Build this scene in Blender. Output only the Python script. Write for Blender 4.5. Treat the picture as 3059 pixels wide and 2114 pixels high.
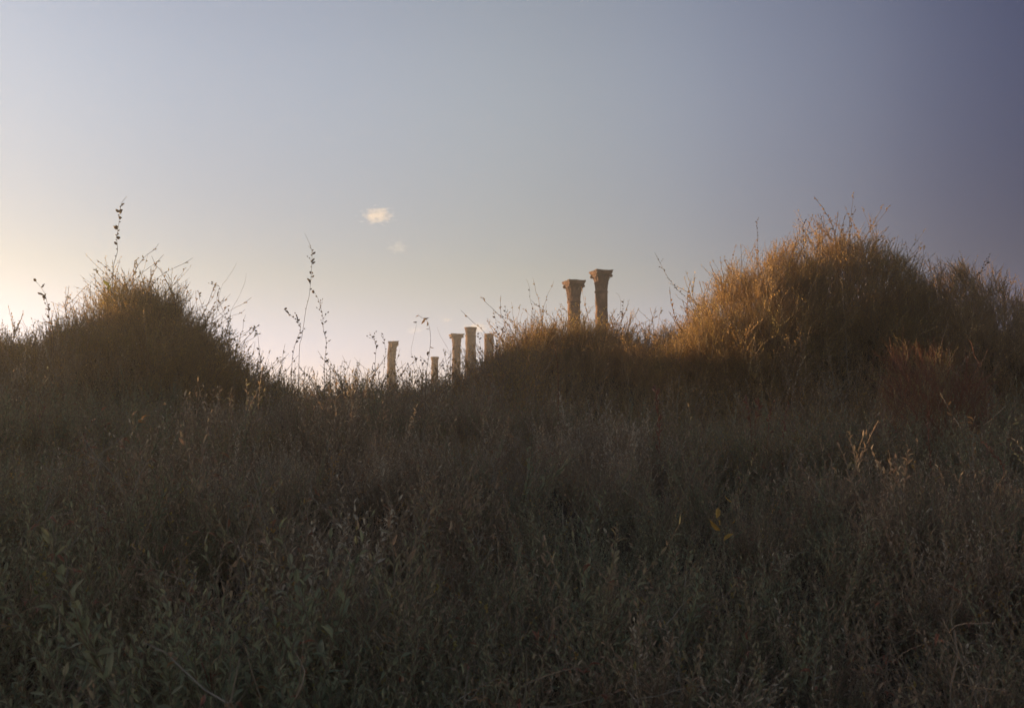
import bpy, math, random
import numpy as np
from mathutils import Vector, Matrix, Euler, Quaternion

R = math.radians
HAZE = 0.0019
SC = bpy.context.scene
COL = SC.collection
for o in list(bpy.data.objects):
    bpy.data.objects.remove(o)

# ------------------------------------------------------------------ camera
CAM_Z, PITCH, LENS = 1.5, 4.9, 35.33
cam = bpy.data.objects.new('camera', bpy.data.cameras.new('camera'))
COL.objects.link(cam)
cam.location = (0, 0, CAM_Z)
cam.rotation_euler = (R(90 + PITCH), 0, 0)
cam.data.lens = LENS
cam.data.sensor_width = 36
cam.data.clip_start = 0.05
cam.data.clip_end = 20000
cam.data.dof.use_dof = True
cam.data.dof.focus_distance = 13.0
cam.data.dof.aperture_fstop = 6.0
SC.camera = cam

# ------------------------------------------------------------------ sky and sun
SUN_EL, SUN_AZ = 6.0, -65.0          # azimuth from the view direction, negative = left
SUN_DIR = Vector((math.sin(R(SUN_AZ)) * math.cos(R(SUN_EL)), math.cos(R(SUN_AZ)) * math.cos(R(SUN_EL)), math.sin(R(SUN_EL))))
world = bpy.data.worlds.new('World')
SC.world = world
world.use_nodes = True
nt = world.node_tree
bg = nt.nodes['Background']
sky = nt.nodes.new('ShaderNodeTexSky')
sky.sky_type = 'NISHITA'
sky.sun_disc = False
sky.sun_elevation = R(SUN_EL)
sky.sun_rotation = R(SUN_AZ)
sky.air_density = 1.0
sky.dust_density = 1.0
sky.ozone_density = 1.0
# sky graded by sun angle, pale near it, brightened behind to lift the shade
tc = nt.nodes.new('ShaderNodeTexCoord')
dt = nt.nodes.new('ShaderNodeVectorMath'); dt.operation = 'DOT_PRODUCT'
dt.inputs[1].default_value = SUN_DIR
nt.links.new(tc.outputs['Generated'], dt.inputs[0])
ac = nt.nodes.new('ShaderNodeMath'); ac.operation = 'ARCCOSINE'; ac.use_clamp = False
nt.links.new(dt.outputs['Value'], ac.inputs[0])
dv = nt.nodes.new('ShaderNodeMath'); dv.operation = 'DIVIDE'; dv.inputs[1].default_value = math.pi
nt.links.new(ac.outputs[0], dv.inputs[0])
rp = nt.nodes.new('ShaderNodeValToRGB')
rp.color_ramp.interpolation = 'CARDINAL'
STOPS = [(0, (0.9, 1.0, 1.45)), (20, (1.3, 1.34, 1.66)), (38, (1.56, 1.52, 1.80)), (48, (1.74, 1.57, 1.79)), (56, (1.95, 1.67, 1.82)), (66, (2.08, 1.71, 1.77)),
         (75, (1.78, 1.46, 1.66)), (84, (1.05, 0.87, 1.16)), (92, (0.385, 0.36, 0.66)), (103, (0.52, 0.46, 0.72)), (130, (1.7, 1.5, 1.5)), (180, (2.3, 2.0, 1.9))]
el = rp.color_ramp.elements
while len(el) < len(STOPS):
    el.new(0.5)
for e, (a, c) in zip(el, STOPS):
    e.position = a / 180
for e, (a, c) in zip(el, STOPS):
    e.color = (c[0] / 3, c[1] / 3, c[2] / 3, 1)
nt.links.new(dv.outputs[0], rp.inputs[0])
mu = nt.nodes.new('ShaderNodeVectorMath'); mu.operation = 'MULTIPLY'
nt.links.new(sky.outputs[0], mu.inputs[0]); nt.links.new(rp.outputs[0], mu.inputs[1])
sx = nt.nodes.new('ShaderNodeSeparateXYZ'); nt.links.new(tc.outputs['Generated'], sx.inputs[0])
rl = nt.nodes.new('ShaderNodeValToRGB'); rl.color_ramp.interpolation = 'EASE'
rl.color_ramp.elements[0].position = 0.0; rl.color_ramp.elements[0].color = (0.465, 0.60, 1.28, 1)
rl.color_ramp.elements[1].position = 0.17; rl.color_ramp.elements[1].color = (0.5, 0.5, 0.5, 1)
nt.links.new(sx.outputs['Z'], rl.inputs[0])
e3 = rl.color_ramp.elements.new(0.37); e3.color = (0.68, 0.675, 0.635, 1)
m2 = nt.nodes.new('ShaderNodeVectorMath'); m2.operation = 'MULTIPLY'
nt.links.new(mu.outputs[0], m2.inputs[0]); nt.links.new(rl.outputs[0], m2.inputs[1])
sc3 = nt.nodes.new('ShaderNodeVectorMath'); sc3.operation = 'SCALE'; sc3.inputs['Scale'].default_value = 4.12
nt.links.new(m2.outputs[0], sc3.inputs[0])
nt.links.new(sc3.outputs[0], bg.inputs[0])
bg.inputs[1].default_value = 0.05

sun = bpy.data.objects.new('sun', bpy.data.lights.new('sun', 'SUN'))
COL.objects.link(sun)
sun.data.energy = 5.0
sun.data.angle = R(0.5)
sun.data.color = (1.0, 0.60, 0.27)
sun.rotation_euler = SUN_DIR.to_track_quat('Z', 'Y').to_euler()
sun.location = (-30, 25, 20)

vs = SC.view_settings
vs.view_transform = 'Standard'; vs.look = 'None'; vs.exposure = 1.5; vs.gamma = 1.0
vs.use_curve_mapping = False
SC.render.engine = 'CYCLES'
SC.cycles.use_denoising = True
SC.cycles.max_bounces = 6
SC.cycles.transparent_max_bounces = 8
SC.cycles.volume_bounces = 1

# ------------------------------------------------------------------ helpers
FPX = LENS / 36 * 1024
_cp, _sp = math.cos(R(PITCH)), math.sin(R(PITCH))
def at(nx, ny, d):
    """native photo pixel (3059 wide) at depth y = d -> world point"""
    px, py = nx / 2.98730, ny / 2.98730
    u, v = (px - 512) / FPX, (353.5 - py) / FPX
    dx, dy, dz = u, _cp - v * _sp, _sp + v * _cp
    t = d / dy
    return Vector((dx * t, d, CAM_Z + dz * t))

def tag(o, label=None, cat=None, group=None, kind=None):
    if label: o['label'] = label
    if cat: o['category'] = cat
    if group: o['group'] = group
    if kind or cat: o['kind'] = kind or 'thing'
    return o

def link(name, me, mat=None, parent=None, loc=None):
    o = bpy.data.objects.new(name, me)
    COL.objects.link(o)
    if mat is not None and me is not None and not me.materials:
        me.materials.append(mat)
    if parent: o.parent = parent
    if loc is not None: o.location = loc
    return o

def mesh(name, V, F, smooth=False, fattr=None):
    me = bpy.data.meshes.new(name)
    me.from_pydata([tuple(v) for v in V], [], F)
    if fattr is not None:
        a = me.attributes.new('v', 'FLOAT', 'FACE')
        a.data.foreach_set('value', np.asarray(fattr, np.float32))
    if smooth:
        me.polygons.foreach_set('use_smooth', [True] * len(me.polygons))
    me.update()
    return me

_rng = np.random.RandomState(7)
_NG = _rng.rand(64, 64)
def noise2(x, y, s=1.0, seed=0):
    """smooth value noise 0..1, vectorised"""
    x = np.asarray(x, float) / s + seed * 17.31 + 1000; y = np.asarray(y, float) / s + seed * 9.77 + 1000
    xi, yi = np.floor(x).astype(int), np.floor(y).astype(int)
    fx, fy = x - xi, y - yi
    fx = fx * fx * (3 - 2 * fx); fy = fy * fy * (3 - 2 * fy)
    g = lambda a, b: _NG[a % 64, b % 64]
    return (g(xi, yi) * (1 - fx) + g(xi + 1, yi) * fx) * (1 - fy) + (g(xi, yi + 1) * (1 - fx) + g(xi + 1, yi + 1) * fx) * fy

def sst(a, b, x):
    t = np.clip((np.asarray(x, float) - a) / (b - a), 0, 1)
    return t * t * (3 - 2 * t)

# ------------------------------------------------------------------ terrain
BY = np.array([-4000, -60, -8, 0, 2, 5, 8, 9.5, 12, 15, 18, 20.5, 26, 50, 120, 400, 4000.])
BZ = np.array([0, -0.3, -0.15, -0.05, 0.02, 0.42, 0.98, 1.14, 1.22, 1.56, 1.82, 1.78, 1.35, 1.25, 1.2, 0.9, 0.2])
_yy = np.linspace(-60, 60, 2401)
_bb = np.interp(_yy, BY, BZ)
_k = np.hanning(41); _k /= _k.sum()
_bb = np.convolve(np.pad(_bb, 20, mode='edge'), _k, mode='valid')
def H(x, y):
    x = np.asarray(x, float); y = np.asarray(y, float)
    z = np.where(np.abs(y) < 58, np.interp(y, _yy, _bb), np.interp(y, BY, BZ))
    back = 1 - sst(19.5, 26, y)
    # ridge on the right
    z = z + 0.95 * sst(-1.3, 0.8, x) * sst(12.2, 16.5, y) * back * (1 - sst(25, 60, x))
    z = z + 1.0 * np.exp(-(np.abs(x - 5.4) / 2.6) ** 3 - ((y - 15.2) / 1.5) ** 2)
    # shoulder on the left, then an unseen dune with heights shaped to cast shade
    z = z + 0.78 * sst(-3.3, -5.8, x) * sst(9.5, 14, y) * (1 - sst(17, 24, y + 0.25 * x)) * (1 - sst(30, 60, -x))
    z = z + .72 * np.exp(-(np.abs(x + 4.95) / 1.22) ** 3.6 - ((y - 14.0) / 1.2) ** 2)
    z = z + np.interp(y, [17, 19.5, 21.5, 23.5, 27.3], [1.85, 2.0, 2.12, 2.25, 4.6]) * sst(-18, -26, x) * sst(-6, 6, y) * (1 - sst(30, 37, y)) * (1 - sst(36, 75, -x))
    # hollow in front of the right mound
    z = z - 0.30 * np.exp(-((y - 11.3) / 0.9) ** 2) * sst(0.6, 3.0, x) * (1 - sst(20, 40, x))
    near = 1 - sst(40, 90, np.hypot(x, y))
    z = z + near * ((noise2(x, y, 2.6, 1) - .5) * .46 + (noise2(x, y, 1.0, 2) - .5) * .20)
    return z
def Hs(x, y):
    return float(H(np.array([x]), np.array([y]))[0])

def axis(lo, hi, step, far):
    a = list(np.arange(lo, hi + 1e-6, step)); s = step
    while a[-1] < far: s *= 1.28; a.append(a[-1] + s)
    s = step
    while a[0] > -far: s *= 1.28; a.insert(0, a[0] - s)
    return np.array(a)
gx, gy = axis(-16, 16, 0.25, 5000), axis(-3, 28, 0.25, 5000)
GX, GY = np.meshgrid(gx, gy)
GZ = H(GX, GY)
nx_, ny_ = len(gx), len(gy)
tv = np.stack([GX.ravel(), GY.ravel(), GZ.ravel()], 1)
ii = np.arange((ny_ - 1) * nx_).reshape(ny_ - 1, nx_)[:, :-1].ravel()
tf = np.stack([ii, ii + 1, ii + 1 + nx_, ii + nx_], 1)

# ------------------------------------------------------------------ materials
def newmat(name):
    m = bpy.data.materials.new(name); m.use_nodes = True
    n = m.node_tree
    p = n.nodes['Principled BSDF']
    return m, n, p

def ramp(n, stops, interp='LINEAR'):
    r = n.nodes.new('ShaderNodeValToRGB'); r.color_ramp.interpolation = interp
    e = r.color_ramp.elements
    while len(e) < len(stops): e.new(0.5)
    for k, (p, c) in enumerate(stops): e[k].position = p
    for k, (p, c) in enumerate(stops): e[k].color = (*c, 1)
    return r

def soil_mat():
    m, n, p = newmat('soil')
    t = n.nodes.new('ShaderNodeNewGeometry')
    a = n.nodes.new('ShaderNodeTexNoise'); a.inputs['Scale'].default_value = 1.3; a.inputs['Detail'].default_value = 8
    b = n.nodes.new('ShaderNodeTexNoise'); b.inputs['Scale'].default_value = 24; b.inputs['Detail'].default_value = 6
    n.links.new(t.outputs['Position'], a.inputs['Vector']); n.links.new(t.outputs['Position'], b.inputs['Vector'])
    mx = n.nodes.new('ShaderNodeMath'); mx.operation = 'MULTIPLY_ADD'; mx.inputs[1].default_value = 0.5; 
    n.links.new(a.outputs[0], mx.inputs[0]); 
    h = n.nodes.new('ShaderNodeMath'); h.operation = 'MULTIPLY'; h.inputs[1].default_value = 0.5
    n.links.new(b.outputs[0], h.inputs[0]); n.links.new(h.outputs[0], mx.inputs[2])
    r = ramp(n, [(0.3, (0.045, 0.036, 0.026)), (0.5, (0.075, 0.060, 0.042)), (0.7, (0.12, 0.098, 0.068))])
    n.links.new(mx.outputs[0], r.inputs[0]); n.links.new(r.outputs[0], p.inputs['Base Color'])
    p.inputs['Roughness'].default_value = 0.95; p.inputs['Specular IOR Level'].default_value = 0.1
    bm = n.nodes.new('ShaderNodeBump'); bm.inputs['Strength'].default_value = 0.6; bm.inputs['Distance'].default_value = 0.03
    n.links.new(b.outputs[0], bm.inputs['Height']); n.links.new(bm.outputs[0], p.inputs['Normal'])
    return m

def plant_mat(name, stops, trans=0.35, rough=0.55, spec=0.3, gain=1.0):
    """leaf or stem: colour from a ramp picked by instance tint, per-leaf value and a per-plant random"""
    m, n, p = newmat(name)
    ti = n.nodes.new('ShaderNodeAttribute'); ti.attribute_type = 'INSTANCER'; ti.attribute_name = 'tint'
    lv = n.nodes.new('ShaderNodeAttribute'); lv.attribute_type = 'GEOMETRY'; lv.attribute_name = 'v'
    oi = n.nodes.new('ShaderNodeObjectInfo')
    def mad(x, k, add):
        q = n.nodes.new('ShaderNodeMath'); q.operation = 'MULTIPLY_ADD'; q.inputs[1].default_value = k
        n.links.new(x, q.inputs[0])
        if isinstance(add, float): q.inputs[2].default_value = add
        else: n.links.new(add, q.inputs[2])
        return q.outputs[0]
    s = mad(ti.outputs['Fac'], 1.0, 0.0)
    s = mad(lv.outputs['Fac'], 0.24, s)
    s = mad(oi.outputs['Random'], 0.22, s)
    r = ramp(n, stops)
    n.links.new(s, r.inputs[0])
    tx = n.nodes.new('ShaderNodeTexNoise'); tx.inputs['Scale'].default_value = 45; tx.inputs['Detail'].default_value = 3
    oc = n.nodes.new('ShaderNodeTexCoord'); n.links.new(oc.outputs['Object'], tx.inputs['Vector'])
    br = n.nodes.new('ShaderNodeMapRange'); br.inputs['To Min'].default_value = 0.6 * gain; br.inputs['To Max'].default_value = 1.4 * gain
    n.links.new(tx.outputs[0], br.inputs['Value'])
    ml = n.nodes.new('ShaderNodeVectorMath'); ml.operation = 'SCALE'
    n.links.new(r.outputs[0], ml.inputs[0]); n.links.new(br.outputs[0], ml.inputs['Scale'])
    n.links.new(ml.outputs[0], p.inputs['Base Color'])
    p.inputs['Roughness'].default_value = rough; p.inputs['Specular IOR Level'].default_value = spec
    if trans > 0:
        tr = n.nodes.new('ShaderNodeBsdfTranslucent')
        n.links.new(ml.outputs[0], tr.inputs['Color'])
        mix = n.nodes.new('ShaderNodeMixShader'); mix.inputs[0].default_value = trans
        out = n.nodes['Material Output']
        n.links.new(p.outputs[0], mix.inputs[1]); n.links.new(tr.outputs[0], mix.inputs[2]); n.links.new(mix.outputs[0], out.inputs['Surface'])
    return m

M_SOIL = soil_mat()
LEAF = plant_mat('saltbush_leaf', [(0.0, (0.056, 0.064, 0.040)), (0.3, (0.078, 0.080, 0.048)), (0.52, (0.088, 0.076, 0.046)), (0.70, (0.096, 0.064, 0.044)),
                                   (0.84, (0.110, 0.086, 0.058)), (1.0, (0.150, 0.130, 0.098))], 0.42, gain=3.2)
TWIGLEAF = plant_mat('dune_scrub_leaf', [(0.0, (0.085, 0.082, 0.032)), (0.4, (0.118, 0.094, 0.036)), (0.7, (0.132, 0.086, 0.033)), (1.0, (0.150, 0.105, 0.050))], 0.64, gain=3.6)
STEM = plant_mat('dry_stem', [(0.0, (0.085, 0.068, 0.048)), (0.5, (0.115, 0.088, 0.062)), (1.0, (0.145, 0.105, 0.078))], 0.0, 0.7, 0.2, 1.7)
RUSSET = plant_mat('russet_twig', [(0.0, (0.120, 0.050, 0.034)), (0.5, (0.150, 0.064, 0.042)), (1.0, (0.16, 0.085, 0.05))], 0.35, gain=1.7)
DRYLEAF = plant_mat('dry_leaf', [(0.0, (0.24, 0.15, 0.08)), (1.0, (0.32, 0.21, 0.11))], 0.5)
YELLOWLEAF = plant_mat('yellow_leaf', [(0.0, (0.45, 0.27, 0.06)), (1.0, (0.55, 0.34, 0.08))], 0.4)
LIMELEAF = plant_mat('lime_leaf', [(0.0, (0.20, 0.22, 0.06)), (1.0, (0.27, 0.28, 0.08))], 0.4)
PALESTEM = plant_mat('pale_stem', [(0.0, (0.20, 0.17, 0.13)), (1.0, (0.27, 0.23, 0.18))], 0.0, 0.7)
PODMAT = plant_mat('seed_pod', [(0.0, (0.12, 0.075, 0.045)), (1.0, (0.17, 0.10, 0.06))], 0.3)

terr = mesh('ground', tv, tf.tolist(), smooth=True)
ground = link('ground', terr, M_SOIL)
tag(ground, 'rising dune ground of brown soil beneath the scrub', kind='structure')

# ------------------------------------------------------------------ plant geometry
class Geo:
    def __init__(s): s.V = []; s.F = []; s.a = []; s.m = []
    def tube(s, pts, r0, r1, mi=0, v=0.5, n=3):
        pts = [Vector(p) for p in pts]
        base = len(s.V); N = len(pts)
        for k, p in enumerate(pts):
            d = (pts[min(k + 1, N - 1)] - pts[max(k - 1, 0)])
            d = d.normalized() if d.length > 1e-9 else Vector((0, 0, 1))
            u = d.orthogonal().normalized(); w = d.cross(u)
            r = r0 + (r1 - r0) * k / max(N - 1, 1)
            for q in range(n):
                t = 2 * math.pi * q / n
                s.V.append(p + u * (math.cos(t) * r) + w * (math.sin(t) * r))
        for k in range(N - 1):
            for q in range(n):
                a = base + k * n + q; b = base + k * n + (q + 1) % n
                s.F.append((a, b, b + n, a + n)); s.a.append(v); s.m.append(mi)
    def leaf(s, p, d, up, L, W, mi=1, v=0.5, curl=0.25, fold=0.25, simple=False):
        """lanceolate leaf from p along d; up = side of its upper face"""
        d = d.normalized(); side = d.cross(up)
        side = side.normalized() if side.length > 1e-6 else d.orthogonal().normalized()
        nrm = side.cross(d)
        b = len(s.V)
        if simple:
            s.V += [p, p + d * (L * .45) + side * (W * .5) + nrm * (fold * W * .4), p + d * L - nrm * (curl * L * .5), p + d * (L * .45) - side * (W * .5) + nrm * (fold * W * .4)]
            s.F += [(b, b + 1, b + 2), (b, b + 2, b + 3)]; s.a += [v, v]; s.m += [mi, mi]
            return
        mid = lambda t: p + d * (L * t) - nrm * (curl * L * t * t)
        s.V += [mid(0.0),
                mid(.3) + side * (W * .46) + nrm * (fold * W), mid(.3), mid(.3) - side * (W * .46) + nrm * (fold * W),
                mid(.65) + side * (W * .42) + nrm * (fold * W), mid(.65), mid(.65) - side * (W * .42) + nrm * (fold * W), mid(1.0)]
        s.F += [(b, b + 1, b + 2), (b, b + 2, b + 3), (b + 1, b + 4, b + 5, b + 2), (b + 2, b + 5, b + 6, b + 3), (b + 4, b + 7, b + 5), (b + 5, b + 7, b + 6)]
        s.a += [v] * 6; s.m += [mi] * 6
    def pod(s, p, d, L, W, mi=1, v=0.5):
        """small plump seed pod / bud: a six-sided spindle"""
        d = d.normalized(); u = d.orthogonal().normalized(); w = d.cross(u); b = len(s.V)
        s.V.append(p)
        for t, r in ((.3, .5), (.65, .42)):
            for q in range(4):
                an = q * math.pi / 2 + t
                s.V.append(p + d * (L * t) + (u * math.cos(an) + w * math.sin(an)) * (W * r))
        s.V.append(p + d * L)
        for q in range(4):
            q2 = (q + 1) % 4
            s.F += [(b, b + 1 + q2, b + 1 + q), (b + 1 + q, b + 1 + q2, b + 5 + q2, b + 5 + q), (b + 5 + q, b + 5 + q2, b + 9)]
            s.a += [v] * 3; s.m += [mi] * 3
    def build(s, name, mats):
        me = mesh(name, s.V, s.F, fattr=s.a)
        for m in mats: me.materials.append(m)
        me.polygons.foreach_set('material_index', s.m)
        me.update()
        return me

def bend(rnd, p, d, L, n, wob, lift=0.0):
    """curving polyline of n segments from p along d"""
    out = [Vector(p)]; d = Vector(d).normalized()
    for k in range(n):
        d = (d + Vector((rnd.gauss(0, wob), rnd.gauss(0, wob), rnd.gauss(0, wob * .6) + lift))).normalized()
        out.append(out[-1] + d * (L / n))
    return out

def along(pts, t):
    f = t * (len(pts) - 1); k = min(int(f), len(pts) - 2)
    return pts[k].lerp(pts[k + 1], f - k), (pts[k + 1] - pts[k]).normalized()

def leafy(g, rnd, pts, r0, nleaf, L, W, t0=0.1, upb=0.9, simple=False, top=0.6, mi=1, tip=0.0):
    g.tube(pts, r0, r0 * .35, 0, rnd.random())
    ph = rnd.random() * 6.28
    for k in range(nleaf):
        t = t0 + (1 - t0) * (k + rnd.random() * .6) / nleaf
        p, d = along(pts, min(t, 0.999))
        ph += 2.4 + rnd.gauss(0, .35)
        u = d.orthogonal().normalized(); out = (u * math.cos(ph) + d.cross(u) * math.sin(ph))
        sc = (1 - (1 - top) * t) * rnd.uniform(.65, 1.2)
        ld = out + d * (upb * rnd.uniform(.5, 1.6)) + Vector((0, 0, rnd.gauss(0.0, .22)))
        g.leaf(p, ld, d - out * .3, L * sc, W * sc * rnd.uniform(.8, 1.2), mi, (rnd.random() if rnd.random() < .8 else rnd.uniform(.7, 1.3)) + tip * t * t, rnd.uniform(-.1, .45), rnd.uniform(.05, .4), simple)

def proto_saltbush(seed, name='saltbush_shoot', mats=None, scale=1.0):
    """upright leafy shoots: main stem with a few side stems"""
    rnd = random.Random(seed); g = Geo()
    kind = seed % 4
    h = rnd.uniform(.40, .78) * scale
    pts = bend(rnd, (0, 0, -.05), (rnd.gauss(0, .2), rnd.gauss(0, .2), 1), h, 7, .11)
    tip = rnd.choice([0, 0, .5, 1.0])
    if kind == 0:      # broad leaved shoot
        leafy(g, rnd, pts, .0038, 24, .056, .021, .10, 1.5, False, .5, 1, tip)
    elif kind == 1:    # narrow dense spire
        leafy(g, rnd, pts, .0040, 46, .044, .013, .15, 2.2, False, .45, 1, tip)
    elif kind == 2:    # sparse stem, long leaves hugging it
        leafy(g, rnd, pts, .0042, 18, .064, .016, .2, 2.4, False, .6, 1, tip)
    else:
        leafy(g, rnd, pts, .0038, 30, .056, .020, .10, 1.7, False, .5, 1, tip)
    for k in range(rnd.randint(1, 5)):
        p, d = along(pts, rnd.uniform(.12, .7)); a = rnd.random() * 6.28
        dd = Vector((math.cos(a), math.sin(a), rnd.uniform(.9, 2.6)))
        q = bend(rnd, p, dd, h * rnd.uniform(.25, .6), 4, .14, .05)
        if kind == 1: leafy(g, rnd, q, .0024, 22, .038, .012, .05, 2.0, False, .45, 1, tip)
        else: leafy(g, rnd, q, .0024, rnd.randint(7, 14), .053, .019, .05, 1.6, False, .5, 1, tip)
    return g.build(name, mats or [STEM, LEAF])

def proto_dead(seed):
    """dead branching stem, a few curled leaves left"""
    rnd = random.Random(seed); g = Geo()
    h = rnd.uniform(.45, .8); mi = 0
    pts = bend(rnd, (0, 0, -.04), (rnd.gauss(0, .35), rnd.gauss(0, .35), 1), h, 7, .2)
    g.tube(pts, .0052, .0018, 0, rnd.random())
    for k in range(rnd.randint(4, 8)):
        p, d = along(pts, rnd.uniform(.15, .95)); a = rnd.random() * 6.28
        q = bend(rnd, p, (math.cos(a), math.sin(a), rnd.uniform(.4, 1.6)), h * rnd.uniform(.15, .45), 4, .25)
        g.tube(q, .0028, .0012, 0, rnd.random())
        for j in range(rnd.randint(0, 4)):
            p2, d2 = along(q, rnd.uniform(.3, .99))
            g.leaf(p2, d2 + Vector((rnd.gauss(0, .7), rnd.gauss(0, .7), rnd.gauss(0, .4))), Vector((0, 0, 1)), rnd.uniform(.02, .045), .012, 1, rnd.random(), rnd.uniform(.3, .9), .4)
    return g.build('dead_stem', [PALESTEM, DRYLEAF] if seed % 2 else [STEM, RUSSET])

def proto_scrub(seed, mats=None, h=None, nside=5, leaf=.025, nleaf=10):
    """twiggy dune scrub: thin stems set with small leaves"""
    rnd = random.Random(seed); g = Geo()
    h = h or rnd.uniform(.34, .56)
    pts = bend(rnd, (0, 0, -.04), (rnd.gauss(0, .2), rnd.gauss(0, .2), 1), h, 7, .13)
    leafy(g, rnd, pts, .0032, nleaf * 2, leaf, leaf * .42, .2, 1.1, True, .75)
    for k in range(nside):
        p, d = along(pts, rnd.uniform(.08, .7)); a = rnd.random() * 6.28
        q = bend(rnd, p, (math.cos(a), math.sin(a), rnd.uniform(.8, 2.2)), h * rnd.uniform(.35, .65), 5, .15, .06)
        leafy(g, rnd, q, .0022, nleaf, leaf * .95, leaf * .40, .08, 1.1, True, .75)
    return g.build('scrub_shoot', mats or [STEM, TWIGLEAF])

def proto_wisp(seed):
    """a tall thin stem with sparse seed pods"""
    rnd = random.Random(seed); g = Geo()
    h = rnd.uniform(.5, .85)
    pts = bend(rnd, (0, 0, -.04), (rnd.gauss(0, .16), rnd.gauss(0, .16), 1), h, 9, .13)
    g.tube(pts, .0034, .0014, 0, rnd.random())
    if rnd.random() < .75:
        for k in range(rnd.randint(8, 18)):
            p, d = along(pts, rnd.uniform(.35, .99)); a = rnd.random() * 6.28
            g.pod(p, d * rnd.uniform(.4, 1.2) + Vector((math.cos(a), math.sin(a), 0)), rnd.uniform(.018, .034), rnd.uniform(.009, .014), 1, rnd.random())
        for k in range(rnd.randint(0, 2)):
            p, d = along(pts, rnd.uniform(.3, .7)); a = rnd.random() * 6.28
            q = bend(rnd, p, (math.cos(a), math.sin(a), 1.8), h * .35, 4, .12)
            g.tube(q, .0022, .0012, 0, rnd.random())
            for j in range(5):
                p2, d2 = along(q, rnd.uniform(.3, .99)); g.pod(p2, d2 + Vector((rnd.gauss(0, .5), rnd.gauss(0, .5), 0)), .018, .009, 1, rnd.random())
    return g.build('wisp', [STEM, TWIGLEAF])

def proto_grass(seed, mat=None):
    """dry tuft: arching bare stems"""
    rnd = random.Random(seed); g = Geo()
    for k in range(rnd.randint(5, 8)):
        a = rnd.random() * 6.28
        pts = bend(rnd, (0, 0, -.03), (math.cos(a) * .35, math.sin(a) * .35, 1), rnd.uniform(.25, .55), 6, .14, -.05)
        g.tube(pts, .0022, .0009, 0, rnd.random())
    return g.build('dry_tuft', [mat or STEM])

def proto_obj(me):
    return bpy.data.objects.new(me.name, me)      # a source shape for scattered ground cover only
P_SALT = [proto_obj(proto_saltbush(100 + k)) for k in range(20)]
P_DEAD = [proto_obj(proto_dead(700 + k)) for k in range(8)]
P_SCRUB = [proto_obj(proto_scrub(200 + k)) for k in range(9)]
P_WISP = [proto_obj(proto_wisp(300 + k)) for k in range(8)]
P_TUFT = [proto_obj(proto_grass(400 + k)) for k in range(4)]
P_PALE = [proto_obj(proto_grass(450 + k, PALESTEM)) for k in range(3)]
P_RUSS = [proto_obj(proto_scrub(500 + k, [RUSSET, RUSSET], .5, 7, .016, 8)) for k in range(5)]

def scatter(name, protos, pos, rot, scl, idx, tint, parent=None):
    """ONE object: the shapes of protos spread over pos by geometry nodes"""
    N = len(pos)
    me = bpy.data.meshes.new(name)
    me.vertices.add(N)
    me.vertices.foreach_set('co', np.asarray(pos, np.float32).ravel())
    for nm, ty, key, arr in (('rot', 'FLOAT_VECTOR', 'vector', rot), ('scl', 'FLOAT', 'value', scl), ('idx', 'INT', 'value', idx), ('tint', 'FLOAT', 'value', tint)):
        a = me.attributes.new(nm, ty, 'POINT')
        a.data.foreach_set(key, np.asarray(arr, np.int32 if ty == 'INT' else np.float32).ravel())
    o = link(name, me, None, parent)
    ng = bpy.data.node_groups.new(name, 'GeometryNodeTree')
    ng.interface.new_socket('Geometry', in_out='INPUT', socket_type='NodeSocketGeometry')
    ng.interface.new_socket('Geometry', in_out='OUTPUT', socket_type='NodeSocketGeometry')
    gi, go = ng.nodes.new('NodeGroupInput'), ng.nodes.new('NodeGroupOutput')
    jn = ng.nodes.new('GeometryNodeJoinGeometry')
    for po in protos:
        inf = ng.nodes.new('GeometryNodeObjectInfo'); inf.inputs['Object'].default_value = po
        g2 = ng.nodes.new('GeometryNodeGeometryToInstance')
        ng.links.new(inf.outputs['Geometry'], g2.inputs[0]); ng.links.new(g2.outputs[0], jn.inputs[0])
    ip = ng.nodes.new('GeometryNodeInstanceOnPoints'); ip.inputs['Pick Instance'].default_value = True
    ng.links.new(gi.outputs[0], ip.inputs['Points']); ng.links.new(jn.outputs[0], ip.inputs['Instance'])
    def attr(nm, ty):
        q = ng.nodes.new('GeometryNodeInputNamedAttribute'); q.data_type = ty; q.inputs['Name'].default_value = nm
        return q.outputs['Attribute']
    ng.links.new(attr('idx', 'INT'), ip.inputs['Instance Index'])
    ng.links.new(attr('rot', 'FLOAT_VECTOR'), ip.inputs['Rotation'])
    ng.links.new(attr('scl', 'FLOAT'), ip.inputs['Scale'])
    ng.links.new(ip.outputs[0], go.inputs[0])
    md = o.modifiers.new('scatter', 'NODES'); md.node_group = ng
    return o

def rots(rg, n, lean, toward=None):
    """random spins with a lean; returns euler angles"""
    e = np.zeros((n, 3))
    e[:, 0] = rg.normal(0, lean, n); e[:, 1] = rg.normal(0, lean, n); e[:, 2] = rg.uniform(0, 6.283, n)
    return e

def tint_of(x, y, rg):
    t = .10 + .14 * sst(5, 10, y) + .6 * (noise2(x, y, 1.7, 5) - .35) + .35 * (noise2(x, y, .5, 6) - .5) + rg.normal(0, .07, len(x))
    return np.clip(t, -.2, .75)

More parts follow.
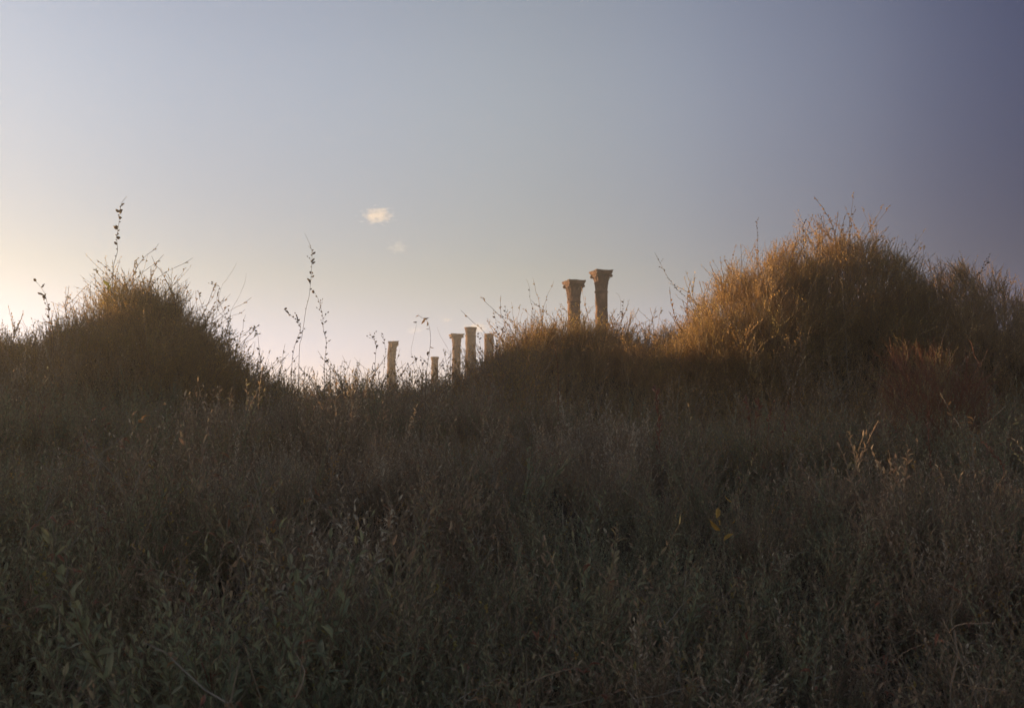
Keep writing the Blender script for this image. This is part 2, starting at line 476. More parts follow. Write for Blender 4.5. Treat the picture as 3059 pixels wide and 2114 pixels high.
def field(name, label, protos, n, xf, yr, seed, keep, lean=.2, smin=.75, smax=1.2, tint=0.0, hvar=True, pw=1.0):
    rg = np.random.RandomState(seed)
    y = yr[0] + (yr[1] - yr[0]) * rg.rand(n) ** pw
    x0, x1 = xf(y)
    x = x0 + (x1 - x0) * rg.rand(n)
    k = rg.rand(n) < keep(x, y)
    x, y = x[k], y[k]; m = len(x)
    z = H(x, y)
    s = rg.uniform(smin, smax, m) * (0.55 + .45 * noise2(x, y, .6, 8) + .45 * noise2(x, y, 2.2, 18) if hvar else 1)
    o = scatter(name, protos, np.stack([x, y, z], 1), rots(rg, m, lean), s, rg.randint(0, len(protos), m), np.clip(tint_of(x, y, rg) + tint, -.2, .9))
    tag(o, label, kind='stuff')
    return o

wide = lambda a, b: (lambda y: (-(a * np.maximum(y, 0) + b), a * np.maximum(y, 0) + b))
clump = lambda x, y: np.clip(1.9 * (noise2(x, y, .45, 9) * .65 + noise2(x, y, 1.5, 10) * .35 - .22), .04, 1)
def clustered(name, label, protos, ncl, per, xf, yr, seed, keep, rad=.075):
    """plants of several shoots each, standing apart with dark gaps between"""
    rg = np.random.RandomState(seed)
    y = yr[0] + (yr[1] - yr[0]) * rg.rand(ncl); x0, x1 = xf(y); x = x0 + (x1 - x0) * rg.rand(ncl)
    k = rg.rand(ncl) < keep(x, y); x, y = x[k], y[k]
    n = rg.randint(per[0], per[1], len(x)); big = rg.uniform(.55, 1.15, len(x)) * np.where(rg.rand(len(x)) < .14, 1.35, 1.0) * (.62 + .55 * noise2(x, y, 1.9, 18))
    hue = rg.normal(0, .13, len(x)); pi = np.repeat(np.arange(len(x)), n); m = len(pi)
    fav = rg.randint(0, len(protos), len(x))
    a = rg.uniform(0, 6.283, m); r = rad * np.sqrt(rg.rand(m)) * big[pi] * 1.3
    px, py = x[pi] + np.cos(a) * r, y[pi] + np.sin(a) * r
    rot = np.stack([-np.sin(a) * -1 * r * 1.6 + rg.normal(0, .10, m), np.cos(a) * r * 1.6 * 1 + rg.normal(0, .10, m), rg.uniform(0, 6.283, m)], 1)
    rot[:, 0] = -np.sin(a) * r * 1.8 + rg.normal(0, .10, m)
    idx = np.where(rg.rand(m) < .72, (fav[pi] // 4 * 4 + fav[pi] % 4 + 4 * rg.randint(0, 5, m)) % len(protos), rg.randint(0, len(protos), m))
    s = big[pi] * rg.uniform(.6, 1.12, m)
    o = scatter(name, protos, np.stack([px, py, H(px, py)], 1), rot, s, idx, np.clip(tint_of(px, py, rg) + hue[pi], -.2, .9))
    tag(o, label, kind='stuff')
    return o
clustered('saltbush_plants', 'upright saltbush plants of several shoots each on the shaded near slope', P_SALT, 3000, (7, 16), wide(.62, 2.2), (-1.2, 11.0), 31, lambda x, y: np.clip(.25 + 1.2 * noise2(x, y, 1.2, 21), 0, 1))
field('saltbush_scrub', 'grey-green saltbush shoots covering the shaded near slope', P_SALT, 11000, wide(.62, 2.2), (-1.2, 10.6), 11, clump, .2, .45, .95)
field('saltbush_undergrowth', 'low leafy growth in the gaps of the near slope', P_SALT, 6000, wide(.62, 2.2), (-1.2, 10.6), 12,
      lambda x, y: np.full(len(x), .6), .35, .35, .65)
field('dry_stems', 'thin dry stems tangled through the near scrub', P_TUFT + P_PALE + P_WISP[:3], 5200, wide(.62, 2.2), (-1.2, 10.5), 13, lambda x, y: np.full(len(x), .6), .35, .6, .95)
mid_keep = lambda x, y: np.clip(.35 + .9 * noise2(x, y, .7, 12), 0, 1)
field('dead_stems', 'dead branching stems caught among the near scrub', P_DEAD, 3000, wide(.62, 2.2), (-1.2, 13.5), 14, lambda x, y: np.clip(-.2 + 1.5 * noise2(x, y, .8, 16), 0, 1), .3, .6, 1.15)
field('dune_scrub', 'olive brown twiggy scrub on the dune ridge', P_SCRUB, 52000, wide(.60, 2.0), (9.2, 20.5), 21, mid_keep, .24, .65, 1.1)
field('ridge_saltbush', 'leafy shoots among the scrub of the ridge', P_SALT, 26000, wide(.60, 2.0), (9.2, 18.5), 22, lambda x, y: .85 * (1 - np.where(x < 0, sst(14, 18.5, y), sst(10.5, 14.5, y))) * (.35 + .65 * noise2(x, y, .6, 19)), .22, .5, 1.2)
field('ridge_wisps', 'thin seed stems standing along the dune ridge', P_WISP, 5200, wide(.58, 1.0), (11.5, 19.8), 23, lambda x, y: np.clip(-.1 + 1.4 * noise2(x, y, .8, 14), 0, 1) * (.35 + .65 * (x < 1)), .2, .6, 1.35)
field('saddle_wisps', 'tall leafy seed stems crowding the low saddle of the ridge', P_WISP + P_SCRUB[:4] + P_WISP, 7500, lambda y: (-.37 * y, .03 * y), (13.2, 18.8), 27,
      lambda x, y: np.clip(-.25 + 1.6 * noise2(x, y, .6, 15), 0, 1), .22, .6, 1.7, hvar=False)
field('far_scrub', 'scrub on the ground behind the ridge and beside it', P_SCRUB, 16000, lambda y: (-30 + 0 * y, 26 + 0 * y), (6, 44), 24,
      lambda x, y: (((np.abs(x) > .60 * y + 1.8) | (y > 20.3)) * .8), .25, .7, 1.15)
# ------------------------------------------------------------------ shrubs on the mounds
def to_euler(d, rg):
    q = Vector((0, 0, 1)).rotation_difference(Vector(d).normalized())
    return (q @ Quaternion((0, 0, 1), rg.rand() * 6.283)).to_euler()

def shrub(name, label, c, rx, ry, h, n, protos, seed, tint=.3, up=.9, smin=.7, smax=1.1, group=None, cat='shrub', stems=22, stem_mat=STEM, sink=.15, rmin=.45):
    x0, y0 = c; z0 = Hs(x0, y0) - sink
    root = link(name, None, None, None, (x0, y0, z0))
    tag(root, label, cat, group)
    rg = np.random.RandomState(seed); rnd = random.Random(seed)
    g = Geo()
    for k in range(stems):
        a = rnd.random() * 6.283; e = rnd.uniform(.25, 1.4)
        tip = Vector((math.cos(a) * math.cos(e) * rx, math.sin(a) * math.cos(e) * ry, math.sin(e) * h)) * rnd.uniform(.7, .98)
        b = Vector((rnd.gauss(0, rx * .12), rnd.gauss(0, ry * .12), 0))
        pts = [b.lerp(tip, t) + Vector((rnd.gauss(0, .03), rnd.gauss(0, .03), math.sin(t * math.pi) * .08)) for t in (0, .2, .4, .6, .8, 1)]
        g.tube(pts, .010, .003, 0, rnd.random(), 4)
    link('woody_stem', g.build('woody_stem', [stem_mat]), None, root)
    a = rg.uniform(0, 6.283, n); rho = np.sqrt(rg.rand(n)) * .98
    lob = .82 + .36 * noise2(np.cos(a) * 2 + seed, np.sin(a) * 2, .8, seed % 13)
    px, py = np.cos(a) * rho * rx * lob, np.sin(a) * rho * ry * lob
    top = np.sqrt(1 - rho ** 3.4) * (.50 + .55 * noise2(px + x0, py + y0, .42, seed % 7) + .40 * noise2(px + x0, py + y0, .17, seed % 5))
    u = rg.rand(n) ** .6
    hole = noise2(px * 1.0 + py * .7 + seed, top * u * h * 1.2, .20, seed % 9) > .30
    px, py, top, u, a, rho = [q[hole] for q in (px, py, top, u, a, rho)]
    gz = H(px + x0, py + y0) - z0
    pos = np.stack([px, py, gz - .03 + h * top * u], 1)
    v = np.stack([np.cos(a) * rho, np.sin(a) * rho, np.sqrt(1 - rho ** 2)], 1)
    m = len(pos)
    d = v * np.array([.85, .85, .5]) + np.array([0, 0, up]) + rg.normal(0, .28, (m, 3))
    rot = np.array([to_euler(q, rg) for q in d])
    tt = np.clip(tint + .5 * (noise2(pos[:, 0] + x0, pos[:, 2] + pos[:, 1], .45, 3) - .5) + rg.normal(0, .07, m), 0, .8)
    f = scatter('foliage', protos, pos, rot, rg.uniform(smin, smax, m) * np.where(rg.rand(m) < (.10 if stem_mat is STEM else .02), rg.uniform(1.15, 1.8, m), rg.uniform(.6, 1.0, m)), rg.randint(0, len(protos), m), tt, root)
    f['kind'] = 'stuff'
    return root

G_SH = 'shrubs on the dune ridge'
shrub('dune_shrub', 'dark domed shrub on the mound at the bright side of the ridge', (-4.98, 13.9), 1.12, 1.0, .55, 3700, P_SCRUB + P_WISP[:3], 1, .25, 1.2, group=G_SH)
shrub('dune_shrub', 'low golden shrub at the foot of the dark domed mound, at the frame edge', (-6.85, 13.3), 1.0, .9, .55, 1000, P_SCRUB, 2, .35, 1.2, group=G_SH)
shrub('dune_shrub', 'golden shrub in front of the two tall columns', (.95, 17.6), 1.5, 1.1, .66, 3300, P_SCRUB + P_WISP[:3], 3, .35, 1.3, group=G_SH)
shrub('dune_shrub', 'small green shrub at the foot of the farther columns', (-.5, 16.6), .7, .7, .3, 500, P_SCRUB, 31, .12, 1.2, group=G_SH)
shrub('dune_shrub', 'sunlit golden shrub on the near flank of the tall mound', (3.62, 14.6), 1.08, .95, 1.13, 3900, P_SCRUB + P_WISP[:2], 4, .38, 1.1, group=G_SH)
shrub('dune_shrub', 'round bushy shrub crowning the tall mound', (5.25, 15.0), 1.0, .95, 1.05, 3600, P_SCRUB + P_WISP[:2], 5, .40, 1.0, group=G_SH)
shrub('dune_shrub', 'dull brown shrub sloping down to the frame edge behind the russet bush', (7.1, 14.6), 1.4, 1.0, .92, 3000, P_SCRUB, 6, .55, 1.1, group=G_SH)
shrub('dune_shrub', 'ragged low shrub on the outer foot of the tall mound, next to its sunlit flank', (2.5, 14.9), .7, .8, .34, 900, P_SCRUB, 12, .35, 1.2, group=G_SH)
shrub('dune_shrub', 'low scrubby shrub filling the dip between the golden shrub and the tall mound', (2.25, 16.2), .95, .9, .42, 1300, P_SCRUB, 9, .45, 1.3, group=G_SH)
shrub('russet_bush', 'red brown wiry bush below the tall mound near the frame edge', (4.42, 10.5), .62, .55, 1.05, 900, P_RUSS + P_SCRUB[:2], 7, .3, .9, .45, 1.0, stem_mat=RUSSET, stems=40, sink=.25)

# ------------------------------------------------------------------ single stalks
def surface(nx, ny, lift, lo=2.2, hi=19.0):
    """first distance at which the ray through a photo pixel comes within lift of the ground"""
    d = lo
    while d < hi:
        p = at(nx, ny, d)
        if p.z - Hs(p.x, p.y) < lift: return d
        d += .04
    return hi
PODM = Geo(); PODM.pod(Vector((0, 0, 0)), Vector((0, 0, 1)), .042, .022, 0, .4)
POD_ME = PODM.build('seed_pod', [PODMAT])
def leaf_mesh(name, L, W, mat):
    g = Geo(); g.leaf(Vector((0, 0, 0)), Vector((0, 0, 1)), Vector((0, -1, 0)), L, W, 0, .5, .3, .3)
    return g.build(name, [mat])
SMALL_LEAF_ME = leaf_mesh('leaf', .05, .018, LEAF)
DRY_LEAF_ME = leaf_mesh('leaf', .06, .022, DRYLEAF)
YEL_LEAF_ME = leaf_mesh('leaf', .07, .024, YELLOWLEAF)
LIME_LEAF_ME = leaf_mesh('leaf', .07, .034, LIMELEAF)
RED_LEAF_ME = leaf_mesh('leaf', .055, .02, RUSSET)
BIG_DRY_ME = leaf_mesh('leaf', .15, .085, DRYLEAF)

def put(name, me, p, d, s, spin, parent):
    o = link(name, me, None, parent)
    q = Vector((0, 0, 1)).rotation_difference(Vector(d).normalized()) @ Quaternion((0, 0, 1), spin)
    o.location = p; o.rotation_mode = 'QUATERNION'; o.rotation_quaternion = q; o.scale = (s, s, s)
    return o

def smooth(pts, k=4):
    out = []
    for a in range(len(pts) - 1):
        p0, p1, p2, p3 = pts[max(a - 1, 0)], pts[a], pts[a + 1], pts[min(a + 2, len(pts) - 1)]
        for j in range(k):
            t = j / k
            out.append(.5 * ((2 * p1) + (p2 - p0) * t + (2 * p0 - 5 * p1 + 4 * p2 - p3) * t * t + (3 * p1 - p0 - 3 * p2 + p3) * t ** 3))
    out.append(pts[-1]); return out

_srnd = random.Random(99)
def stalk(name, label, cat, d, px, pods=(), pod_me=None, pod_name='seed_pod', size=1.0, r=.0045, mat=STEM, group=None, ground=True, rnd_depth=.06, upright=.7):
    """px: native photo pixels from the tip down; the foot runs on into the dune"""
    pts = [at(x, y, d + _srnd.gauss(0, rnd_depth)) for x, y in px]
    last = pts[-1]; gz = Hs(last.x, last.y) - .05
    if ground and last.z > gz:
        drift = (pts[-1] - pts[-2]); drift.z = 0
        n = 3
        for k in range(1, n + 1):
            t = k / n
            q = Vector((last.x + drift.x * .6 * t, last.y + .04 * t, 0)); q.z = last.z + (gz - last.z) * t
            pts.append(q)
    pts = pts[::-1]
    base = pts[0].copy()
    root = link(name, None, None, None, base)
    tag(root, label, cat, group)
    sp = smooth([p - base for p in pts])
    g = Geo(); g.tube(sp, r, r * .45, 0, .5, 4)
    twigs = []
    for t, s in pods:
        if name == 'seed_stalk' and _srnd.random() < .3 and t < .93:
            p, dd = along(sp, t); a = _srnd.random() * 6.283
            q = bend(_srnd, p, dd * 1.2 + Vector((math.cos(a), math.sin(a), .3)), _srnd.uniform(.05, .14), 3, .2)
            g.tube(q, r * .5, r * .25, 0, .5, 3); twigs.append((q, s))
    st = g.build('stem', [mat]); link('stem', st, None, root)
    for q, s in twigs:
        for tt in (.55, .98):
            p, dd = along(q, tt)
            put(pod_name, pod_me or POD_ME, p, dd + Vector((_srnd.gauss(0, .5), _srnd.gauss(0, .5), .2)), s * size * _srnd.uniform(.5, .9), _srnd.random() * 6, root)
    for t, s in pods:
        p, dd = along(sp, min(t, .999)); s *= _srnd.uniform(.6, 1.25)
        a = _srnd.random() * 6.283
        out = Vector((math.cos(a), math.sin(a), 0))
        put(pod_name, pod_me or POD_ME, p, dd * upright + out, s * size, _srnd.random() * 6, root)
    return root
def spread(n, a=.3, b=1.0, s0=.7, s1=1.3):
    return [(a + (b - a) * (k + _srnd.random() * .7) / n, _srnd.uniform(s0, s1)) for k in range(n)]

stalk('seed_stalk', 'tallest seed stalk, rising from the dark domed shrub with dark pods', 'dry stalk', 13.6,
      [(379, 586), (364, 605), (356, 636), (356, 660), (350, 700), (349, 718), (351, 750), (340, 790), (337, 840), (330, 900)],
      spread(10, .45, 1, .6, .95) + [(.62, 1.9), (.63, 1.4), (.70, 1.9), (.71, 1.4), (.78, 1.7), (.79, 1.5), (.84, 1.6), (.845, 1.8), (.88, 1.2), (.55, 1.7)])
stalk('seed_stalk', 'slender tall stalk with a bare pointed tip over the saddle', 'dry stalk', 15.0,
      [(910, 695), (923, 723), (932, 750), (932, 773), (930, 814), (927, 850), (923, 886), (914, 923), (902, 1004), (895, 1032)],
      spread(9, .4, .92, .6, .9) + [(.60, 1.9), (.61, 1.5), (.66, 1.6), (.72, 1.8), (.73, 1.3), (.8, 1.4)])
stalk('seed_stalk', 'leaning stalk hung with pods, beside the bare-tipped stalk', 'dry stalk', 14.8,
      [(932, 864), (948, 886), (957, 914), (964, 945), (966, 982), (975, 1023), (970, 1080)], spread(20, .25, 1, .7, 1.5))
stalk('seed_stalk', 'stalk bent outward over the low golden shrub at the frame edge', 'dry stalk', 13.0,
      [(102, 834), (118, 852), (134, 877), (143, 914), (146, 936), (150, 980)], spread(6, .45, 1, .8, 1.2) + [(.7, 2.0), (.72, 1.6), (.55, 1.9), (.56, 1.5), (.95, 1.4), (.97, 1.5)])
stalk('seed_stalk', 'crooked stalk with a pod at its hooked tip beside the dark domed shrub', 'dry stalk', 14.0,
      [(632, 845), (643, 851), (655, 855), (648, 886), (652, 927), (682, 959), (700, 1005), (709, 1041)], spread(12, .2, 1, .6, 1.2), r=.004)
stalk('bare_stalk', 'long bare stem slanting away from the dark domed shrub, the upper of two', 'dry stalk', 14.0,
      [(707, 784), (695, 806), (676, 835), (664, 850), (655, 880), (648, 930), (640, 990)], r=.0026)
stalk('bare_stalk', 'bare stem slanting away from the dark domed shrub, the lower of two', 'dry stalk', 14.2,
      [(736, 816), (732, 840), (723, 864), (710, 892), (691, 927), (680, 980)], r=.0026)
stalk('seed_stalk', 'thick leafy stalk in front of the saddle, left of the bare-tipped stalk', 'dry stalk', 14.5,
      [(848, 923), (860, 932), (873, 945), (890, 960), (898, 982), (890, 1005), (882, 1027), (873, 1073)], spread(20, .15, 1, .7, 1.6))
stalk('seed_stalk', 'short stalk with two pods between the dark domed shrub and the thick leafy stalk', 'dry stalk', 15.0,
      [(768, 986), (771, 1005), (773, 1027), (777, 1073)], [(.9, 1.4), (.97, 1.2), (.6, 1.0), (.4, 1.1)])
stalk('drooping_stalk', 'arching stalk with hanging pointed leaves above the saddle columns', 'dry stalk', 11.0,
      [(1250, 940), (1262, 949), (1275, 957), (1282, 974), (1285, 992), (1286, 1018), (1283, 1051), (1275, 1100), (1272, 1140)],
      [(.98, 1.0), (.9, 1.2), (.86, 1.2), (.8, 1.3), (.5, 1.3), (.46, 1.5), (.42, 1.2), (.7, 1.0)], DRY_LEAF_ME, 'leaf', 1.0, .004, upright=-.7)
stalk('seed_stalk', 'stalk just left of the leaning broken column', 'dry stalk', 16.5,
      [(1103, 992), (1110, 1003), (1117, 1013), (1124, 1033), (1122, 1061), (1119, 1113), (1115, 1150)], spread(16, .15, .95, .8, 1.5))
stalk('seed_stalk', 'stalk touching the top of the leaning broken column', 'dry stalk', 17.0,
      [(1143, 995), (1148, 1018), (1151, 1047), (1149, 1080), (1145, 1113)], spread(12, .2, 1, .7, 1.3))
stalk('bare_stalk', 'thin bare stem curving toward the column with the wide capital', 'dry stalk', 16.0,
      [(1306, 975), (1311, 992), (1322, 1014), (1342, 1049), (1352, 1090), (1355, 1120)], [(.5, 1.0), (.55, 1.0), (.4, .9)], r=.0028)
stalk('seed_stalk', 'thin stalk ending in a feathery tuft right of the leaning broken column', 'dry stalk', 15.5,
      [(1236, 962), (1244, 966), (1235, 1010), (1228, 1052), (1240, 1075), (1250, 1110)], [(.98, 1.0), (.95, .9), (.9, .8), (.55, 1.3), (.5, 1.4), (.48, 1.1), (.3, 1.2)], r=.0028)
for px, w in (([(1178, 1075), (1187, 1098), (1200, 1123), (1205, 1150)], 'short dotted stalk right of the leaning broken column'),
              ([(1215, 1085), (1230, 1103), (1248, 1130), (1252, 1160)], 'slanting stalk midway between the broken column and the shortest column'),
              ([(1255, 1060), (1260, 1085), (1262, 1115), (1262, 1150)], 'upright stalk just left of the shortest column'),
              ([(1318, 1080), (1326, 1095), (1332, 1115), (1334, 1150)], 'small stalk between the shortest column and the wide capital column'),
              ([(1425, 995), (1432, 1015), (1438, 1050), (1442, 1095)], 'stalk in front of the gap before the column at the shrub edge'),
              ([(1472, 920), (1480, 950), (1485, 985), (1488, 1030)], 'thin stalk rising over the column half hidden by the golden shrub'),
              ([(1510, 912), (1510, 940), (1506, 975), (1504, 1010)], 'stalk with a round head at the edge of the golden shrub')):
    stalk('seed_stalk', w, 'dry stalk', 16.8, px, spread(13, .2, 1, .7, 1.4), r=.0035)
stalk('seed_stalk', 'tallest curved stalk above the golden shrub before the two tall columns', 'dry stalk', 17.0,
      [(1572, 833), (1579, 848), (1582, 864), (1584, 895), (1592, 923), (1592, 960)], spread(7, .2, .8, .7, 1.1), r=.0035)
stalk('seed_stalk', 'curved stalk right of the taller column', 'dry stalk', 17.0,
      [(1840, 874), (1849, 881), (1854, 899), (1853, 930), (1840, 950), (1829, 975), (1824, 1000)], spread(9, .1, .7, .7, 1.2), r=.0035)
stalk('seed_stalk', 'upright dotted stalk right of the taller column', 'dry stalk', 16.6,
      [(1864, 891), (1861, 915), (1860, 938), (1858, 960), (1858, 1000)], spread(10, .2, 1, .7, 1.3), r=.0035)
stalk('seed_stalk', 'stalk arching out from the sunlit flank of the tall mound', 'dry stalk', 14.0,
      [(1956, 753), (1967, 775), (1979, 798), (1991, 821), (2007, 843), (2025, 866), (2047, 883), (2069, 894), (2085, 925)], spread(22, .15, .97, .6, 1.0), r=.0035)
stalk('bare_stalk', 'thin arched stem curling left over the crown of the tall mound', 'dry stalk', 14.6,
      [(2424, 691), (2432, 678), (2444, 666), (2458, 661), (2475, 660), (2490, 663), (2503, 672), (2512, 700), (2515, 750)], r=.003)
stalk('seed_stalk', 'stalk leaning outward above the dull brown shrub', 'dry stalk', 14.2,
      [(2960, 753), (2952, 775), (2943, 793), (2930, 812), (2915, 832), (2905, 870)], spread(14, .2, 1, .7, 1.2), r=.0035)
stalk('seed_stalk', 'upright spike at the top of the round bushy shrub', 'dry stalk', 14.5,
      [(2552, 630), (2548, 645), (2543, 668), (2540, 710)], spread(12, .3, 1, .6, 1.0), r=.003)
stalk('seed_stalk', 'upright spike on the sunlit flank of the tall mound', 'dry stalk', 14.2,
      [(2261, 662), (2261, 670), (2262, 697), (2264, 740)], spread(14, .2, 1, .7, 1.1), r=.0035)
stalk('seed_stalk', 'upright spike between the sunlit flank and the round bushy shrub', 'dry stalk', 14.6,
      [(2405, 665), (2400, 670), (2396, 697), (2394, 740)], spread(12, .2, 1, .7, 1.1), r=.0035)
stalk('bare_stalk', 'pale stalk standing against the shaded face of the tall mound', 'dry stalk', 13.7,
      [(2509, 832), (2516, 850), (2518, 888), (2522, 940), (2526, 990)], spread(10, .5, 1, .7, 1.1), r=.004, mat=PALESTEM)
stalk('bare_stalk', 'hooked dry stem in the hollow below the tall mound', 'dry stalk', 10.2,
      [(2058, 1110), (2052, 1105), (2044, 1104), (2034, 1112), (2029, 1130), (2026, 1170), (2024, 1215)], r=.003, mat=PALESTEM)
stalk('bare_stalk', 'copper lit stem below the golden shrub and the tall columns', 'dry stalk', 10.6,
      [(1654, 1016), (1656, 1035), (1661, 1062), (1665, 1085), (1667, 1115)], spread(5, .3, .9, .5, .8), r=.006, mat=RUSSET)
stalk('leafy_sprig', 'yellowish sprig with small leaves in shade below the saddle of the golden shrub', 'sprig', 10.0,
      [(1814, 1080), (1811, 1105), (1808, 1125), (1800, 1150), (1792, 1170)], spread(12, .2, 1, .7, 1.2), DRY_LEAF_ME, 'leaf', 1.0, .0035)
# spikes of the near rise that catch the light
def spike(label, d, px, n, w=1.0):
    d = min(surface(*px[-1], .45), 9.3)
    return stalk('flower_spike', label, 'flower spike', d, px, spread(n, .1, 1, .6 * w, 1.15 * w), RED_LEAF_ME, 'leaf', 1.0, .0045, RUSSET, 'russet spikes on the near rise', upright=1.4)
spike('broad russet spike on the near rise, nearest the copper lit stem', 8.8, [(1956, 1155), (1960, 1185), (1966, 1215), (1968, 1250), (1970, 1290)], 34, 1.3)
spike('russet spike on the near rise beside the dark red bushy sprigs', 8.8, [(2354, 1208), (2348, 1235), (2345, 1258), (2342, 1285), (2340, 1310)], 26, 1.0)
spike('narrow orange spike in front of the russet bush', 8.2, [(2770, 1233), (2772, 1270), (2774, 1311), (2778, 1350), (2780, 1382)], 34, .9)
for px, w in (([(2225, 1180), (2233, 1205), (2238, 1240), (2242, 1262)], 'dark red sprig at the near end of a bushy cluster on the rise'),
              ([(2262, 1188), (2268, 1208), (2262, 1238), (2256, 1262)], 'dark red sprig with broad leaves in the middle of the bushy cluster'),
              ([(2312, 1196), (2306, 1215), (2300, 1240), (2296, 1265)], 'dark red sprig at the end of the bushy cluster, beside a russet spike')):
    spike(w, 8.9, px, 14, 1.3)
stalk('dry_branch', 'long dry branch leaning left in front of the russet bush', 'branch', 8.0,
      [(2808, 1170), (2830, 1210), (2850, 1245), (2870, 1277), (2893, 1340), (2898, 1390)], spread(16, .1, .9, .5, .9), DRY_LEAF_ME, 'leaf', 1.0, .005, PALESTEM)
stalk('dry_branch', 'dry branch leaning right in front of the russet bush', 'branch', 8.0,
      [(3005, 1210), (2970, 1243), (2932, 1277), (2917, 1305), (2908, 1350)], spread(8, .1, .9, .5, .9), DRY_LEAF_ME, 'leaf', 1.0, .0045, PALESTEM)
stalk('dry_branch', 'short dry twig between the two leaning branches', 'branch', 8.0,
      [(2915, 1240), (2908, 1262), (2910, 1290), (2905, 1330)], spread(12, .1, 1, .6, 1.0), DRY_LEAF_ME, 'leaf', 1.0, .004, PALESTEM)
stalk('leafy_sprig', 'pale leafy sprig at the frame edge beside the leaning branches', 'sprig', 7.8,
      [(3056, 1240), (3035, 1258), (3018, 1280), (3005, 1320)], spread(16, .1, 1, .7, 1.1), SMALL_LEAF_ME, 'leaf', 1.0, .004)
stalk('flower_spike', 'low spike pointing left below the leaning branches', 'flower spike', 7.4,
      [(2936, 1318), (2955, 1340), (2975, 1362), (2994, 1388), (3000, 1430)], spread(22, .2, 1, .5, .9), RED_LEAF_ME, 'leaf', 1.0, .004, RUSSET, 'russet spikes on the near rise', upright=1.2)
# big withered leaves
stalk('withered_leaf_stem', 'stem holding a large withered brown leaf below the golden shrub', 'withered plant', 10.5,
      [(1588, 1082), (1592, 1102), (1598, 1125), (1600, 1150)], [(.95, 1.0)], BIG_DRY_ME, 'leaf', 1.0, .004, upright=.9)
stalk('withered_leaf_stem', 'stem holding a large withered brown leaf beside the bent outward stalk', 'withered plant', 12.2,
      [(152, 950), (158, 985), (160, 1010), (160, 1040)], [(.9, .95), (.8, .8)], BIG_DRY_ME, 'leaf', 1.0, .004, upright=.9)
stalk('leafy_sprig', 'green leaf tuft near the top of the dark domed shrub', 'sprig', 13.3,
      [(326, 845), (325, 862), (322, 890)], [(.98, 1.7), (.9, 1.8), (.85, 1.6), (.75, 1.4)], LIME_LEAF_ME, 'leaf', 1.0, .003)

# plants picked out by colour in the near scrub
def near(name, label, d, px, pods, me, mat=STEM, r=.0035, up=.8, size=1.0):
    k = d; d = surface(*px[0], .56); r *= d / k; size *= d / k
    return stalk(name, label, 'plant', d, px, pods, me, 'leaf', size, r, mat, upright=up)
near('yellow_leaved_plant', 'plant with a few bright yellow leaves in the dark near scrub', 4.6, [(2140, 1545), (2150, 1575), (2160, 1610), (2165, 1660), (2165, 1720)],
     [(.98, 1.0), (.9, 1.1), (.82, .9), (.7, .8)], YEL_LEAF_ME)
near('yellow_leaved_plant', 'small plant with one yellow leaf above the bright yellow leaves', 5.0, [(2188, 1495), (2190, 1525), (2185, 1570), (2183, 1620)], [(.98, .8), (.7, .5)], YEL_LEAF_ME)
near('lime_leaved_plant', 'plant with one large yellow green leaf in the near scrub', 3.3, [(598, 1960), (606, 1985), (620, 2030), (625, 2100)], [(.95, .9), (.5, .5)], LIME_LEAF_ME, RUSSET)
near('red_stemmed_plant', 'arched rust red stem in the dark near scrub', 3.6, [(535, 1790), (560, 1800), (585, 1835), (602, 1880), (612, 1930), (616, 1990)],
     spread(8, .4, 1, .5, .9), RED_LEAF_ME, RUSSET, .006)
near('red_stemmed_plant', 'short rust red stem below the yellow green leaf', 3.2, [(628, 2005), (632, 2040), (640, 2080), (644, 2130)], spread(5, .4, 1, .6, 1.1), RED_LEAF_ME, RUSSET, .006)
near('forked_pale_plant', 'pale leafy shoot leaning right, one of a crossing pair', 4.6, [(1812, 1470), (1795, 1505), (1780, 1550), (1768, 1600), (1760, 1660)], spread(16, .15, 1, .8, 1.2), SMALL_LEAF_ME, PALESTEM, .004)
near('forked_pale_plant', 'long bare pale stem leaning left, one of a crossing pair', 4.6, [(1700, 1480), (1715, 1520), (1740, 1560), (1755, 1610), (1770, 1670)], spread(5, .2, .8, .6, .9), SMALL_LEAF_ME, PALESTEM, .004)
near('bare_curved_stem', 'thin pale stem with a bowed lower half left of the crossing pair', 4.5, [(1683, 1478), (1681, 1520), (1682, 1580), (1690, 1630), (1705, 1680)], [], SMALL_LEAF_ME, PALESTEM, .003)
near('leafy_sprig', 'pale upright sprig right of the dark gap in the near scrub', 4.0, [(2057, 1640), (2055, 1670), (2050, 1710), (2045, 1760)], spread(10, .2, 1, .8, 1.2), SMALL_LEAF_ME, PALESTEM, .003)
near('leafy_sprig', 'yellowish leafy sprig at the edge of the photo in the near scrub', 3.8, [(112, 1720), (120, 1750), (118, 1790), (125, 1850)], spread(12, .1, 1, .7, 1.1), LIME_LEAF_ME, STEM, .003, size=.6)
near('leafy_sprig', 'tan leaved sprig at the bottom corner under the yellowish sprig', 3.2, [(70, 2010), (75, 2040), (82, 2080), (85, 2130)], spread(6, .2, 1, .7, 1.1), DRY_LEAF_ME, STEM, .003)

